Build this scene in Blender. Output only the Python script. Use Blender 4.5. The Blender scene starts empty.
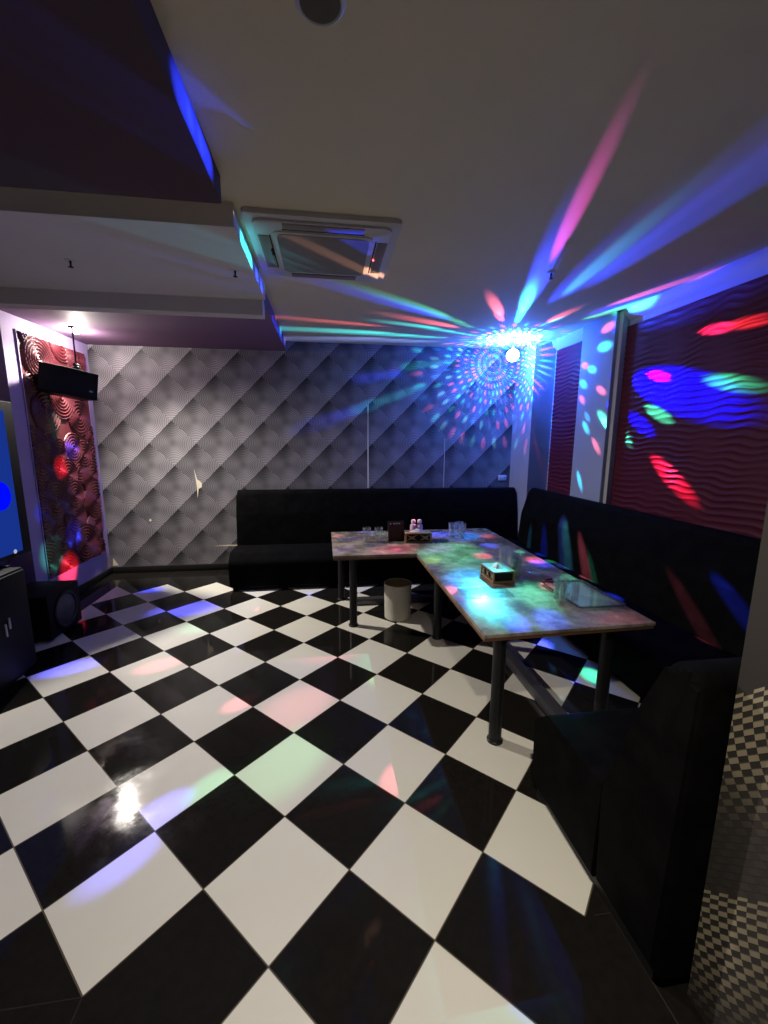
import bpy, bmesh, math, random
from mathutils import Vector, Matrix
from math import sin, cos, pi, radians, exp, sqrt, hypot
random.seed(7)
S = bpy.context.scene
COL = S.collection

# ------------------------------------------------------------------ node helpers
class NT:
    def __init__(self, tree):
        self.t = tree
    def n(self, typ, **kw):
        nd = self.t.nodes.new(typ)
        for k, v in kw.items():
            setattr(nd, k, v)
        return nd
    def put(self, sock, v):
        if isinstance(v, bpy.types.NodeSocket):
            self.t.links.new(v, sock)
        elif v is not None:
            sock.default_value = v
    def m(self, op, a, b=None, c=None):
        nd = self.n('ShaderNodeMath', operation=op)
        for s, v in zip(nd.inputs, (a, b, c)):
            self.put(s, v)
        return nd.outputs[0]
    def v(self, op, a, b=None, out=0):
        nd = self.n('ShaderNodeVectorMath', operation=op)
        self.put(nd.inputs[0], a)
        if b is not None:
            self.put(nd.inputs[3] if op == 'SCALE' else nd.inputs[1], b)
        return nd.outputs[out]
    def ramp(self, x, a, b, c=0.0, d=1.0, smooth=True):
        nd = self.n('ShaderNodeMapRange')
        nd.interpolation_type = 'SMOOTHSTEP' if smooth else 'LINEAR'
        for s, val in zip(nd.inputs, (x, a, b, c, d)):
            self.put(s, val)
        return nd.outputs[0]
    def mix(self, f, a, b):
        nd = self.n('ShaderNodeMix', data_type='RGBA')
        self.put(nd.inputs[0], f); self.put(nd.inputs[6], a); self.put(nd.inputs[7], b)
        return nd.outputs[2]
    def xyz(self, vec):
        nd = self.n('ShaderNodeSeparateXYZ'); self.put(nd.inputs[0], vec)
        return nd.outputs
    def comb(self, x, y, z):
        nd = self.n('ShaderNodeCombineXYZ')
        for s, v in zip(nd.inputs, (x, y, z)):
            self.put(s, v)
        return nd.outputs[0]
    def noise(self, vec, scale, detail=3, rough=.55, out=0):
        nd = self.n('ShaderNodeTexNoise')
        nd.inputs['Scale'].default_value = scale; nd.inputs['Detail'].default_value = detail
        nd.inputs['Roughness'].default_value = rough
        if vec is not None:
            self.put(nd.inputs['Vector'], vec)
        return nd.outputs[out]

def rgba(c):
    return (c[0], c[1], c[2], 1.0)

def base_mat(name, col=(.5, .5, .5), rough=.5, metal=0.0, spec=.5, **kw):
    m = bpy.data.materials.new(name); m.use_nodes = True
    p = m.node_tree.nodes['Principled BSDF']
    p.inputs['Base Color'].default_value = rgba(col)
    p.inputs['Roughness'].default_value = rough
    p.inputs['Metallic'].default_value = metal
    p.inputs['Specular IOR Level'].default_value = spec
    for k, v in kw.items():
        p.inputs[k.replace('_', ' ')].default_value = v
    return m, NT(m.node_tree), p

def paint(name, col, rough=.6, var=.12, scale=3.0, bump=.0, spec=.3, metal=0.0):
    """plain painted / moulded surface with a little uneven tone"""
    m, t, p = base_mat(name, col, rough, metal, spec)
    g = t.n('ShaderNodeTexCoord').outputs['Object']
    f = t.noise(g, scale, 4)
    a = tuple(c * (1 - var) for c in col); b = tuple(c * (1 + var) for c in col)
    t.put(p.inputs['Base Color'], t.mix(f, rgba(a), rgba(b)))
    if bump:
        bn = t.n('ShaderNodeBump'); bn.inputs['Strength'].default_value = bump
        bn.inputs['Distance'].default_value = .004
        t.put(bn.inputs['Height'], t.noise(g, 90, 3)); t.put(p.inputs['Normal'], bn.outputs[0])
    return m

def emit(name, col, strength):
    m = bpy.data.materials.new(name); m.use_nodes = True
    nt = m.node_tree; nt.nodes.clear()
    e = nt.nodes.new('ShaderNodeEmission'); o = nt.nodes.new('ShaderNodeOutputMaterial')
    e.inputs[0].default_value = rgba(col); e.inputs[1].default_value = strength
    nt.links.new(e.outputs[0], o.inputs[0])
    return m

# ------------------------------------------------------------------ materials
def mat_floor():
    m, t, p = base_mat('checker_floor', rough=.2)
    pos = t.n('ShaderNodeNewGeometry').outputs['Position']
    x, y, z = t.xyz(pos)
    k = 1 / (sqrt(2) * .4)
    v = t.m('ADD', t.m('MULTIPLY', t.m('ADD', x, y), k), -1.6407)
    u = t.m('SUBTRACT', 4.4139, t.m('MULTIPLY', t.m('SUBTRACT', y, x), k))
    s = t.m('ADD', t.m('FLOOR', u), t.m('FLOOR', v))
    odd = t.m('MODULO', t.m('ADD', s, 200), 2)
    # the chequered field; outside it lies a plain black border
    fld = t.m('MULTIPLY', t.m('GREATER_THAN', x, -2.482), t.m('LESS_THAN', y, 5.108))
    room = t.m('GREATER_THAN', y, 1.147)
    way = t.m('LESS_THAN', t.m('ABSOLUTE', t.m('ADD', x, -.065)), .565)
    fld = t.m('MULTIPLY', fld, t.m('MAXIMUM', room, way))
    white = t.m('MULTIPLY', odd, fld)
    def edge(a):
        f = t.m('FRACT', a)
        return t.m('MINIMUM', f, t.m('SUBTRACT', 1, f))
    joint = t.m('MULTIPLY', t.m('LESS_THAN', t.m('MINIMUM', edge(u), edge(v)), .006), fld)
    bx = t.m('DIVIDE', t.m('ADD', x, .784), .6); by = t.m('DIVIDE', t.m('ADD', y, -1.147), .6)
    bj = t.m('MULTIPLY', t.m('LESS_THAN', t.m('MINIMUM', edge(bx), edge(by)), .004), t.m('SUBTRACT', 1, fld))
    bj = t.m('MULTIPLY', bj, t.m('GREATER_THAN', t.m('ABSOLUTE', t.m('ADD', x, -.083)), .866))
    nz = t.noise(pos, 2.2, 5); nf = t.noise(pos, 30, 4)
    wcol = t.mix(nz, rgba((.67, .655, .575)), rgba((.75, .73, .64)))
    bcol = t.mix(nf, rgba((.006, .0055, .005)), rgba((.015, .0135, .012)))
    c = t.mix(white, bcol, wcol)
    c = t.mix(joint, c, rgba((.10, .085, .06)))
    c = t.mix(bj, c, rgba((.035, .028, .022)))
    t.put(p.inputs['Base Color'], c)
    r = t.m('ADD', .05, t.m('MULTIPLY', t.ramp(t.noise(pos, 3.5, 5, .65), .4, .75), .10))
    t.put(p.inputs['Roughness'], r)
    p.inputs['Specular IOR Level'].default_value = .2
    return m

def mat_wallpaper():
    """printed diamond paper: concentric ring lines and a crisp diagonal edge in every diamond"""
    m, t, p = base_mat('diamond_wallpaper', rough=.55, spec=.3)
    x, y, z = t.xyz(t.n('ShaderNodeNewGeometry').outputs['Position'])
    P = .56
    a = t.m('ADD', x, 2.19); b = t.m('ADD', z, -2.51)
    q = t.m('ADD', t.m('DIVIDE', t.m('SUBTRACT', a, b), P), 40.5)
    r = t.m('ADD', t.m('DIVIDE', t.m('ADD', a, b), P), 40.5)
    cq = t.m('ADD', t.m('FRACT', q), -.5); cr = t.m('ADD', t.m('FRACT', r), -.5)
    d = t.m('SQRT', t.m('ADD', t.m('MULTIPLY', cq, cq), t.m('MULTIPLY', cr, cr)))
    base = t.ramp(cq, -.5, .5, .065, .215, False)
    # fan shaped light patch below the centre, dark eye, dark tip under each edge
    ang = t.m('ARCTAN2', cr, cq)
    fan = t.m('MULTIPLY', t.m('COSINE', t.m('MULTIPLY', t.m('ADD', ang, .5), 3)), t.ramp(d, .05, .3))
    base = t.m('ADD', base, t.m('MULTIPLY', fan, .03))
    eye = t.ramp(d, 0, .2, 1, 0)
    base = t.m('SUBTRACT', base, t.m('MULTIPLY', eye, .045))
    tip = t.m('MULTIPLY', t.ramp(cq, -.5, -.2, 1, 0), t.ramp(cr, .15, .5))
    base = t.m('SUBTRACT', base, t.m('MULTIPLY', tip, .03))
    ring = t.m('SINE', t.m('MULTIPLY', d, 2 * pi * P / .0295))
    wig = t.m('SINE', t.m('MULTIPLY', ang, 34))
    ringa = t.m('MULTIPLY', t.ramp(d, .12, .34), .5)
    lines = t.m('MULTIPLY', t.m('MULTIPLY', ring, ringa), t.m('ADD', .8, t.m('MULTIPLY', wig, .2)))
    val = t.m('MAXIMUM', t.m('MULTIPLY', base, t.m('ADD', 1, t.m('MULTIPLY', lines, 1.1))), .02)
    nz = t.noise(t.n('ShaderNodeNewGeometry').outputs['Position'], 5, 4)
    val = t.m('MULTIPLY', val, t.m('ADD', .85, t.m('MULTIPLY', nz, .3)))
    c = t.n('ShaderNodeCombineColor')
    t.put(c.inputs[0], t.m('MULTIPLY', val, 1.0)); t.put(c.inputs[1], t.m('MULTIPLY', val, .94)); t.put(c.inputs[2], t.m('MULTIPLY', val, 1.0))
    t.put(p.inputs['Base Color'], c.outputs[0])
    bn = t.n('ShaderNodeBump'); bn.inputs['Strength'].default_value = .35; bn.inputs['Distance'].default_value = .003
    t.put(bn.inputs['Height'], lines); t.put(p.inputs['Normal'], bn.outputs[0])
    return m

def mat_checkpaper():
    """small chequers that swell and shear in bands, printed on the paper by the entrance"""
    m, t, p = base_mat('swelling_check_wallpaper', rough=.6, spec=.2)
    x, y, z = t.xyz(t.n('ShaderNodeNewGeometry').outputs['Position'])
    zz = t.m('ADD', z, t.m('MULTIPLY', t.m('SUBTRACT', y, .9), 1.0))                    # the bands run on the slant
    u = t.m('FRACT', t.m('ADD', t.m('DIVIDE', t.m('SUBTRACT', 1.04, zz), .64), 3))     # 0 at the top of a band
    row = t.m('MULTIPLY', t.m('POWER', u, .85), 30)
    sh = t.m('ADD', t.m('MULTIPLY', y, 42), t.m('MULTIPLY', t.m('POWER', u, 1.7), 11))
    par = t.m('ABSOLUTE', t.m('MODULO', t.m('ADD', t.m('FLOOR', row), t.m('FLOOR', sh)), 2))
    fade = t.ramp(u, .25, .72, 1, .04)
    lump = t.ramp(t.noise(t.comb(0, t.m('MULTIPLY', y, 5), t.m('MULTIPLY', z, 2)), 1.5, 2), .3, .6, .45, 1)
    up = t.m('LESS_THAN', zz, 1.04)
    f = t.m('MULTIPLY', t.m('MULTIPLY', par, fade), t.m('MULTIPLY', lump, up))
    lf = t.m('LESS_THAN', t.m('FRACT', row), .14)
    c = t.mix(f, rgba((.042, .037, .034)), rgba((.36, .31, .21)))
    c = t.mix(t.m('MULTIPLY', lf, t.m('MULTIPLY', up, .6)), c, rgba((.02, .018, .016)))
    t.put(p.inputs['Base Color'], c)
    return m

def mat_velvet():
    m, t, p = base_mat('black_velvet', (.006, .006, .007), .85, spec=.04)
    g = t.n('ShaderNodeTexCoord').outputs['Object']
    f = t.noise(g, 9, 5, .65)
    t.put(p.inputs['Base Color'], t.mix(t.ramp(f, .35, .7), rgba((.0018, .0018, .002)), rgba((.0045, .0043, .0045))))
    p.inputs['Sheen Weight'].default_value = .0; p.inputs['Sheen Roughness'].default_value = .5
    bn = t.n('ShaderNodeBump'); bn.inputs['Strength'].default_value = .3; bn.inputs['Distance'].default_value = .006
    t.put(bn.inputs['Height'], t.m('ADD', t.noise(g, 14, 4), t.m('MULTIPLY', t.noise(g, 220, 2), .3)))
    t.put(p.inputs['Normal'], bn.outputs[0])
    return m

def mat_table():
    m, t, p = base_mat('mottled_tabletop', rough=.2, spec=.5)
    g = t.n('ShaderNodeTexCoord').outputs['Object']
    n1 = t.noise(g, 5, 6, .65); n2 = t.noise(g, 22, 4, .6)
    c = t.mix(t.ramp(n1, .35, .68), rgba((.16, .125, .09)), rgba((.44, .38, .30)))
    c = t.mix(t.m('MULTIPLY', t.ramp(n2, .5, .75), .5), c, rgba((.16, .13, .11)))
    t.put(p.inputs['Base Color'], c)
    t.put(p.inputs['Roughness'], t.m('ADD', .14, t.m('MULTIPLY', n1, .2)))
    return m

def mat_wood(name, a, b, rough=.45):
    m, t, p = base_mat(name, rough=rough)
    g = t.n('ShaderNodeTexCoord').outputs['Object']
    x, y, z = t.xyz(g)
    w = t.noise(t.comb(t.m('MULTIPLY', x, 6), t.m('MULTIPLY', y, 6), t.m('MULTIPLY', z, 60)), 2.0, 4)
    t.put(p.inputs['Base Color'], t.mix(w, rgba(a), rgba(b)))
    return m

def mat_glass(name, col=(.93, .97, 1), rough=.03, lo=.04, haze=0.0):
    """thin clear glass: see-through, with a gloss that grows towards the rim"""
    m = bpy.data.materials.new(name); m.use_nodes = True
    nt = m.node_tree; nt.nodes.clear(); t = NT(nt)
    tr = t.n('ShaderNodeBsdfTransparent'); gl = t.n('ShaderNodeBsdfGlossy'); mx = t.n('ShaderNodeMixShader'); o = t.n('ShaderNodeOutputMaterial')
    tr.inputs[0].default_value = rgba(col); gl.inputs[0].default_value = (1, 1, 1, 1); gl.inputs['Roughness'].default_value = rough
    lw = t.n('ShaderNodeLayerWeight'); lw.inputs[0].default_value = .35
    t.put(mx.inputs[0], t.ramp(lw.outputs['Facing'], .1, 1, lo, .5))
    first = tr.outputs[0]
    if haze:
        df = t.n('ShaderNodeBsdfDiffuse'); df.inputs[0].default_value = (.8, .85, .85, 1)
        m2 = t.n('ShaderNodeMixShader'); m2.inputs[0].default_value = haze
        t.put(m2.inputs[1], first); t.put(m2.inputs[2], df.outputs[0]); first = m2.outputs[0]
    t.put(mx.inputs[1], first); t.put(mx.inputs[2], gl.outputs[0]); t.put(o.inputs[0], mx.outputs[0])
    return m

M = {
    'floor': mat_floor(), 'paper': mat_wallpaper(), 'check': mat_checkpaper(), 'velvet': mat_velvet(), 'table': mat_table(),
    'ceil': paint('grey_ceiling_paint', (.74, .65, .44), .75, .10, 1.3, .15),
    'maroon_ceil': paint('maroon_ceiling_paint', (.085, .05, .062), .75, .1, 2),
    'grey_ceil': paint('grey_soffit_paint', (.70, .67, .62), .7, .08, 1.5, .1),
    'purple_ceil': paint('purple_ceiling_paint', (.20, .115, .20), .7, .1, 2),
    'lavender': paint('lavender_paint', (.40, .30, .50), .6, .08, 2),
    'purple_wall': paint('dark_purple_paint', (.16, .11, .22), .7, .1, 2),
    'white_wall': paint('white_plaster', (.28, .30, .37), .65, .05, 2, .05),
    'trim_grey': paint('pale_grey_trim_paint', (.42, .41, .42), .6, .06, 2),
    'panel': paint('maroon_lacquer', (.105, .016, .021), .42, .12, 4, 0, .5),
    'wave': paint('dark_maroon_lacquer', (.072, .011, .023), .5, .12, 4, 0, .1),
    'black': paint('black_plastic', (.005, .005, .006), .5, .2, 6, 0, .15),
    'blackmat': paint('black_grille_cloth', (.008, .008, .008), .85, .3, 120, .3),
    'blackmetal': paint('black_powder_coat', (.010, .010, .011), .42, .15, 8, 0, .35),
    'base': paint('black_skirting', (.012, .011, .011), .45, .2, 5),
    'edge': mat_wood('brown_edge_veneer', (.10, .045, .02), (.22, .11, .05)),
    'box': mat_wood('gilded_wood', (.24, .14, .06), (.46, .32, .17), .4),
    'dark': paint('dark_recess', (.012, .008, .006), .7, .1, 4),
    'acwhite': paint('offwhite_plastic', (.62, .58, .51), .5, .04, 2),
    'acgrille': paint('grey_brown_grille', (.26, .23, .20), .6, .15, 60),
    'acflap': paint('tan_louvre_plastic', (.27, .22, .18), .5, .05, 3),
    'bin': paint('grey_stoneware', (.55, .53, .45), .6, .15, 12, .1),
    'liner': paint('yellowish_bin_liner', (.34, .30, .16), .5, .2, 20),
    'brown': paint('dark_brown_card', (.055, .028, .024), .5, .15, 8),
    'white': paint('white_plastic', (.70, .70, .70), .4, .04, 5),
    'pink': paint('pinkish_white_plastic', (.70, .48, .60), .4, .04, 5),
    'tissue': paint('white_tissue', (.75, .74, .70), .9, .06, 20),
    'ashred': paint('dark_red_paper', (.20, .03, .02), .6, .1, 9),
    'glass': mat_glass('clear_glass', (.95, .98, 1), .03, .13, .04), 'acrylic': mat_glass('clear_acrylic', (.98, 1, 1), .08, .05, .05), 'smoky': mat_glass('smoky_acrylic', (.45, .50, .52), .06, .06, .02),
    'chrome': paint('brushed_steel', (.5, .5, .5), .25, .05, 9, 0, .5, 1.0),
    'gap': paint('pale_torn_paper', (.75, .68, .50), .8, .1, 20),
    'rail': paint('dark_anodised_metal', (.10, .10, .115), .35, .1, 9, 0, .5, .6),
    'slot': paint('silver_slot', (.45, .45, .47), .35, .05, 9),
    'ring': paint('white_lamp_ring', (.65, .62, .58), .45, .03, 3),
}

# ------------------------------------------------------------------ mesh helpers
class MB:
    def __init__(self):
        self.bm = bmesh.new()
    def _merge(self, b):
        me = bpy.data.meshes.new('tmp'); b.to_mesh(me); b.free()
        self.bm.from_mesh(me); bpy.data.meshes.remove(me)
        return self
    def box(self, x0, x1, y0, y1, z0, z1, bev=0.0, seg=2):
        b = bmesh.new(); bmesh.ops.create_cube(b, size=1.0)
        for v in b.verts:
            v.co = Vector(((x0 + x1) / 2 + v.co.x * (x1 - x0), (y0 + y1) / 2 + v.co.y * (y1 - y0), (z0 + z1) / 2 + v.co.z * (z1 - z0)))
        if bev:
            bmesh.ops.bevel(b, geom=b.edges[:], offset=bev, segments=seg, profile=.5, affect='EDGES', clamp_overlap=True)
        return self._merge(b)
    def lathe(self, prof, c=(0, 0, 0), seg=32, axis='Z', ang=0.0):
        b = bmesh.new(); rings = []
        for r, h in prof:
            ring = []
            if r < 1e-6:
                ring = [b.verts.new((0, 0, h))]
            else:
                for i in range(seg):
                    a = 2 * pi * i / seg + ang
                    ring.append(b.verts.new((r * cos(a), r * sin(a), h)))
            rings.append(ring)
        for A, Bq in zip(rings, rings[1:]):
            if len(A) == 1 and len(Bq) == 1:
                continue
            for i in range(seg):
                j = (i + 1) % seg
                if len(A) == 1:
                    b.faces.new((A[0], Bq[i], Bq[j]))
                elif len(Bq) == 1:
                    b.faces.new((A[i], A[j], Bq[0]))
                else:
                    b.faces.new((A[i], A[j], Bq[j], Bq[i]))
        if axis == 'X':
            bmesh.ops.rotate(b, verts=b.verts[:], cent=(0, 0, 0), matrix=Matrix.Rotation(pi / 2, 3, 'Y'))
        elif axis == 'Y':
            bmesh.ops.rotate(b, verts=b.verts[:], cent=(0, 0, 0), matrix=Matrix.Rotation(pi / 2, 3, 'X'))
        bmesh.ops.translate(b, verts=b.verts[:], vec=c)
        bmesh.ops.recalc_face_normals(b, faces=b.faces[:])
        return self._merge(b)
    def prism(self, pts, axis, a0, a1, bev=0.0, seg=3):
        """polygon in the plane across `axis`, swept from a0 to a1; pts are (y,z) for X, (x,z) for Y, (x,y) for Z"""
        b = bmesh.new()
        def co(p, a):
            return {'X': (a, p[0], p[1]), 'Y': (p[0], a, p[1]), 'Z': (p[0], p[1], a)}[axis]
        A = [b.verts.new(co(p, a0)) for p in pts]; C = [b.verts.new(co(p, a1)) for p in pts]
        n = len(pts)
        fa = b.faces.new(A); fc = b.faces.new(C[::-1])
        for i in range(n):
            b.faces.new((A[i], C[i], C[(i + 1) % n], A[(i + 1) % n]))
        if bev:
            ed = list(set(fa.edges[:]) | set(fc.edges[:]))
            bmesh.ops.bevel(b, geom=ed, offset=bev, segments=seg, profile=.5, affect='EDGES', clamp_overlap=True)
        bmesh.ops.recalc_face_normals(b, faces=b.faces[:])
        return self._merge(b)
    def tube(self, p0, p1, r0, r1=None, seg=16):
        r1 = r0 if r1 is None else r1
        p0, p1 = Vector(p0), Vector(p1); d = p1 - p0
        b = bmesh.new()
        bmesh.ops.create_cone(b, cap_ends=True, segments=seg, radius1=r0, radius2=r1, depth=d.length)
        q = d.to_track_quat('Z', 'Y').to_matrix()
        bmesh.ops.rotate(b, verts=b.verts[:], cent=(0, 0, 0), matrix=q)
        bmesh.ops.translate(b, verts=b.verts[:], vec=(p0 + p1) / 2)
        return self._merge(b)
    def rot(self, ang, axis, cent=(0, 0, 0)):
        bmesh.ops.rotate(self.bm, verts=self.bm.verts[:], cent=cent, matrix=Matrix.Rotation(ang, 3, axis)); return self
    def move(self, v):
        bmesh.ops.translate(self.bm, verts=self.bm.verts[:], vec=v); return self
    def build(self, name, m, parent=None, smooth=True, loc=(0, 0, 0)):
        me = bpy.data.meshes.new(name); self.bm.to_mesh(me); self.bm.free()
        me.materials.append(m)
        if smooth:
            me.polygons.foreach_set('use_smooth', [True] * len(me.polygons))
            me.set_sharp_from_angle(angle=radians(38))
        o = bpy.data.objects.new(name, me); COL.objects.link(o)
        o.location = loc
        if parent is not None:
            o.parent = parent
        return o

def rpoly(pts, rad, seg=5):
    """rounds the corners of a polygon; rad is one radius or one per corner"""
    n = len(pts); out = []
    rads = rad if isinstance(rad, (list, tuple)) else [rad] * n
    for i in range(n):
        p = Vector(pts[i]); a = Vector(pts[i - 1]); c = Vector(pts[(i + 1) % n]); r = rads[i]
        if r <= 0:
            out.append(tuple(p)); continue
        da = (a - p).normalized(); dc = (c - p).normalized()
        half = da.angle(dc) / 2
        L = min(r / math.tan(half), (a - p).length * .49, (c - p).length * .49)
        s, e = p + da * L, p + dc * L
        for k in range(seg + 1):
            f = k / seg
            out.append(tuple((1 - f) ** 2 * s + 2 * f * (1 - f) * p + f * f * e))
    return out

def heightfield(f, u0, u1, nu, v0, v1, nv, place, depth):
    """front sheet place(u, v, f(u, v)) with sides running back to height -depth"""
    mb = MB(); b = mb.bm; g = []
    for j in range(nv + 1):
        v = v0 + (v1 - v0) * j / nv
        g.append([b.verts.new(place(u0 + (u1 - u0) * i / nu, v, f(u0 + (u1 - u0) * i / nu, v))) for i in range(nu + 1)])
    for j in range(nv):
        for i in range(nu):
            b.faces.new((g[j][i], g[j][i + 1], g[j + 1][i + 1], g[j + 1][i]))
    rim = [(i, 0) for i in range(nu + 1)] + [(nu, j) for j in range(1, nv + 1)] + [(i, nv) for i in range(nu - 1, -1, -1)] + [(0, j) for j in range(nv - 1, 0, -1)]
    back = [b.verts.new(place(u0 + (u1 - u0) * i / nu, v0 + (v1 - v0) * j / nv, -depth)) for i, j in rim]
    n = len(rim)
    for k in range(n):
        i, j = rim[k]; i2, j2 = rim[(k + 1) % n]
        b.faces.new((g[j][i], back[k], back[(k + 1) % n], g[j2][i2]))
    b.faces.new(back)
    bmesh.ops.recalc_face_normals(b, faces=b.faces[:])
    return mb

# ------------------------------------------------------------------ object helpers
def thing(name, label, cat, loc=(0, 0, 0), rotz=0.0, group=None):
    o = bpy.data.objects.new(name, None); COL.objects.link(o)
    o.empty_display_size = .1
    o.location = loc; o.rotation_euler = (0, 0, rotz)
    o['label'] = label; o['category'] = cat
    if group:
        o['group'] = group
    return o

def tag(o, label, cat, group=None):
    o['label'] = label; o['category'] = cat
    if group:
        o['group'] = group
    return o

def struct(o, label=None, cat=None):
    o['kind'] = 'structure'
    if label:
        o['label'] = label
    if cat:
        o['category'] = cat
    return o

def copy_thing(root, label, loc, rotz=None, group=None):
    r = root.copy(); COL.objects.link(r); r.location = loc
    if rotz is not None:
        r.rotation_euler = (0, 0, rotz)
    r['label'] = label
    if group:
        r['group'] = group
    for ch in list(root.children):
        c = ch.copy(); COL.objects.link(c); c.parent = r
        for g in list(ch.children):
            d = g.copy(); COL.objects.link(d); d.parent = c
    return r
# ------------------------------------------------------------------ the room
CZ = 2.94
struct(MB().box(-3.15, 3.0, -2.15, 5.80, -.1, 0).build('floor', M['floor']), 'black and white chequered tile floor laid on the diagonal', 'floor')
struct(MB().box(-3.15, 3.0, -2.15, 5.80, CZ, CZ + .1).build('ceiling', M['ceil']), 'grey main ceiling above the sofas', 'ceiling')
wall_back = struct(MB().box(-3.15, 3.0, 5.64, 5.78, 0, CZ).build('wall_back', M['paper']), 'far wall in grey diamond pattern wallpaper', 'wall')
struct(MB().box(-3.15, -3.0, -2.0, 5.64, 0, CZ).build('wall_left', M['purple_wall']), 'dark purple wall behind the screen', 'wall')
struct(MB().box(-3.0, -2.79, 4.27, 5.64, 0, CZ).build('wall_pier', M['lavender']), 'lavender pier framing the spiral panel', 'wall')
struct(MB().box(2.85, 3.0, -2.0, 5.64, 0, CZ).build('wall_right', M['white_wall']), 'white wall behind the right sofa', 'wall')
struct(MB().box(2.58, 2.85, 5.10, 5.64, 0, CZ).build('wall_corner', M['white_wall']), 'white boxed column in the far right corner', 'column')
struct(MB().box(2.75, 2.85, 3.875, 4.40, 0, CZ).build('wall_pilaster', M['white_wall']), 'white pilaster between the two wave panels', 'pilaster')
struct(MB().box(1.10, 1.22, -2.0, .90, 0, CZ).build('wall_entrance', M['check']), 'entrance wall in swelling chequer wallpaper', 'wall')
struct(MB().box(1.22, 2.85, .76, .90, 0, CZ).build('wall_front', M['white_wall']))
struct(MB().box(-3.0, 1.10, -2.12, -2.0, 0, CZ).build('wall_rear', M['purple_wall']))
# stepped soffits on the left
struct(MB().box(-3.0, -.47, -2.0, 2.28, 2.82, CZ).build('ceiling_soffit_maroon', M['maroon_ceil']), 'maroon lowered ceiling over the left side', 'ceiling')
struct(MB().box(-3.0, -.46, 2.50, 3.67, 2.82, CZ).build('ceiling_soffit_grey', M['grey_ceil']), 'grey lowered ceiling beside the air conditioner', 'ceiling')
struct(MB().box(-3.0, -.485, 3.67, 3.79, 2.706, CZ).build('ceiling_beam', M['grey_ceil']), 'grey beam across the lowered ceiling', 'beam')
struct(MB().box(-2.79, -.48, 3.79, 5.64, 2.82, CZ).build('ceiling_soffit_purple', M['purple_ceil']), 'purple lowered ceiling with a downlight', 'ceiling')
struct(MB().box(-3.0, -2.79, 3.79, 4.27, 2.82, CZ).build('ceiling_soffit_infill', M['purple_ceil']))
# skirting and cornice
struct(MB().box(-2.76, -1.14, 5.615, 5.64, 0, .085, .004).build('baseboard_back', M['base']))
struct(MB().box(-2.79, -2.765, 4.27, 5.64, 0, .085, .004).build('baseboard_left', M['base']))
struct(MB().prism([(2.85, 2.84), (2.80, 2.885), (2.785, 2.94), (2.85, 2.94)], 'Y', .90, 3.818).build('trim_1', M['trim_grey']))
struct(MB().prism([(2.85, 2.84), (2.80, 2.885), (2.785, 2.94), (2.85, 2.94)], 'Y', 4.405, 5.10).build('trim_2', M['trim_grey']))
struct(MB().box(2.785, 2.85, 3.82, 3.874, 0, 2.94).build('trim_3', M['trim_grey']))
# tears and open seams in the paper
def tear(pts):
    MB().prism(pts, 'Y', 5.6385, 5.641).build('paper_tear', M['gap'], wall_back, smooth=False)
def at(x, z, pts):
    return [(x + a, z + b) for a, b in pts]
tear(at(-1.63, 1.14, [(-.05, .20), (-.035, .05), (-.03, -.04), (-.03, -.17), (-.01, -.05), (.03, -.03), (.035, .02), (.01, .05), (-.02, .07)]))
tear(at(-2.26, .69, [(-.015, .0), (0, -.02), (.018, 0), (.005, .02)]))
tear([(.548, 1.08), (.550, 1.6), (.555, 2.18), (.561, 2.18), (.566, 1.5), (.572, 1.08)])
tear([(1.612, 1.08), (1.614, 1.75), (1.618, 1.75), (1.622, 1.08)])
tear([(-1.50, .325), (-1.22, .318), (-1.17, .322), (-1.17, .334), (-1.30, .336)])
tear(at(-2.74, .10, [(-.02, .0), (.05, .0), (.02, .05), (-.01, .10)]))

# ------------------------------------------------------------------ wall panels
def ring_panel(name, label, y0, y1, z0, z1):
    known = [(4.705, 2.486, .23), (4.995, 2.16, .235), (4.725, 1.99, .22), (5.282, 1.966, .21), (4.584, 2.235, .13), (4.60, 2.70, .14), (5.40, 2.60, .24), (5.10, 2.72, .2), (5.48, 1.75, .12), (5.25, 2.28, .17)]
    rnd = random.Random(3)
    discs = list(known)
    tries = 0
    while len(discs) < 34 and tries < 4000:
        tries += 1
        c = (rnd.uniform(y0, y1), rnd.uniform(z0, 1.75), rnd.choice((.24, .22, .20, .16)))
        if all(hypot(c[0] - d[0], c[1] - d[1]) > .62 * (c[2] + d[2]) for d in discs):
            discs.append(c)
    def h(y, z):
        for cy, cz, r in discs:
            d = hypot(y - cy, z - cz)
            if d < r:
                n = max(3, round(r / .034))
                return .004 + .014 * (.5 + .5 * cos(2 * pi * d / r * n)) + .004 * (1 - d / r)
        return .002
    th = thing(name, label, 'wall panel', (-2.79, (y0 + y1) / 2, z0))
    mb = heightfield(h, y0, y1, 150, z0, z1, 330, lambda u, v, hh: (.006 + hh, u - (y0 + y1) / 2, v - z0), .006)
    mb.build('carved_board', M['panel'], th)
    fr = MB(); w = .012; yc = (y0 + y1) / 2
    fr.box(0, .012, y0 - yc - w, y0 - yc - .001, -w, z1 - z0 + w).box(0, .012, y1 - yc + .001, y1 - yc + w, -w, z1 - z0 + w)
    fr.box(0, .012, y0 - yc - .001, y1 - yc + .001, -w, -.001).box(0, .012, y0 - yc - .001, y1 - yc + .001, z1 - z0 + .001, z1 - z0 + w)
    fr.build('edge_strip', M['lavender'], th)
    return th
ring_panel('spiral_wall_panel', 'tall maroon panel carved with concentric rings on the left pier', 4.45, 5.53, .32, 2.69)

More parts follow.
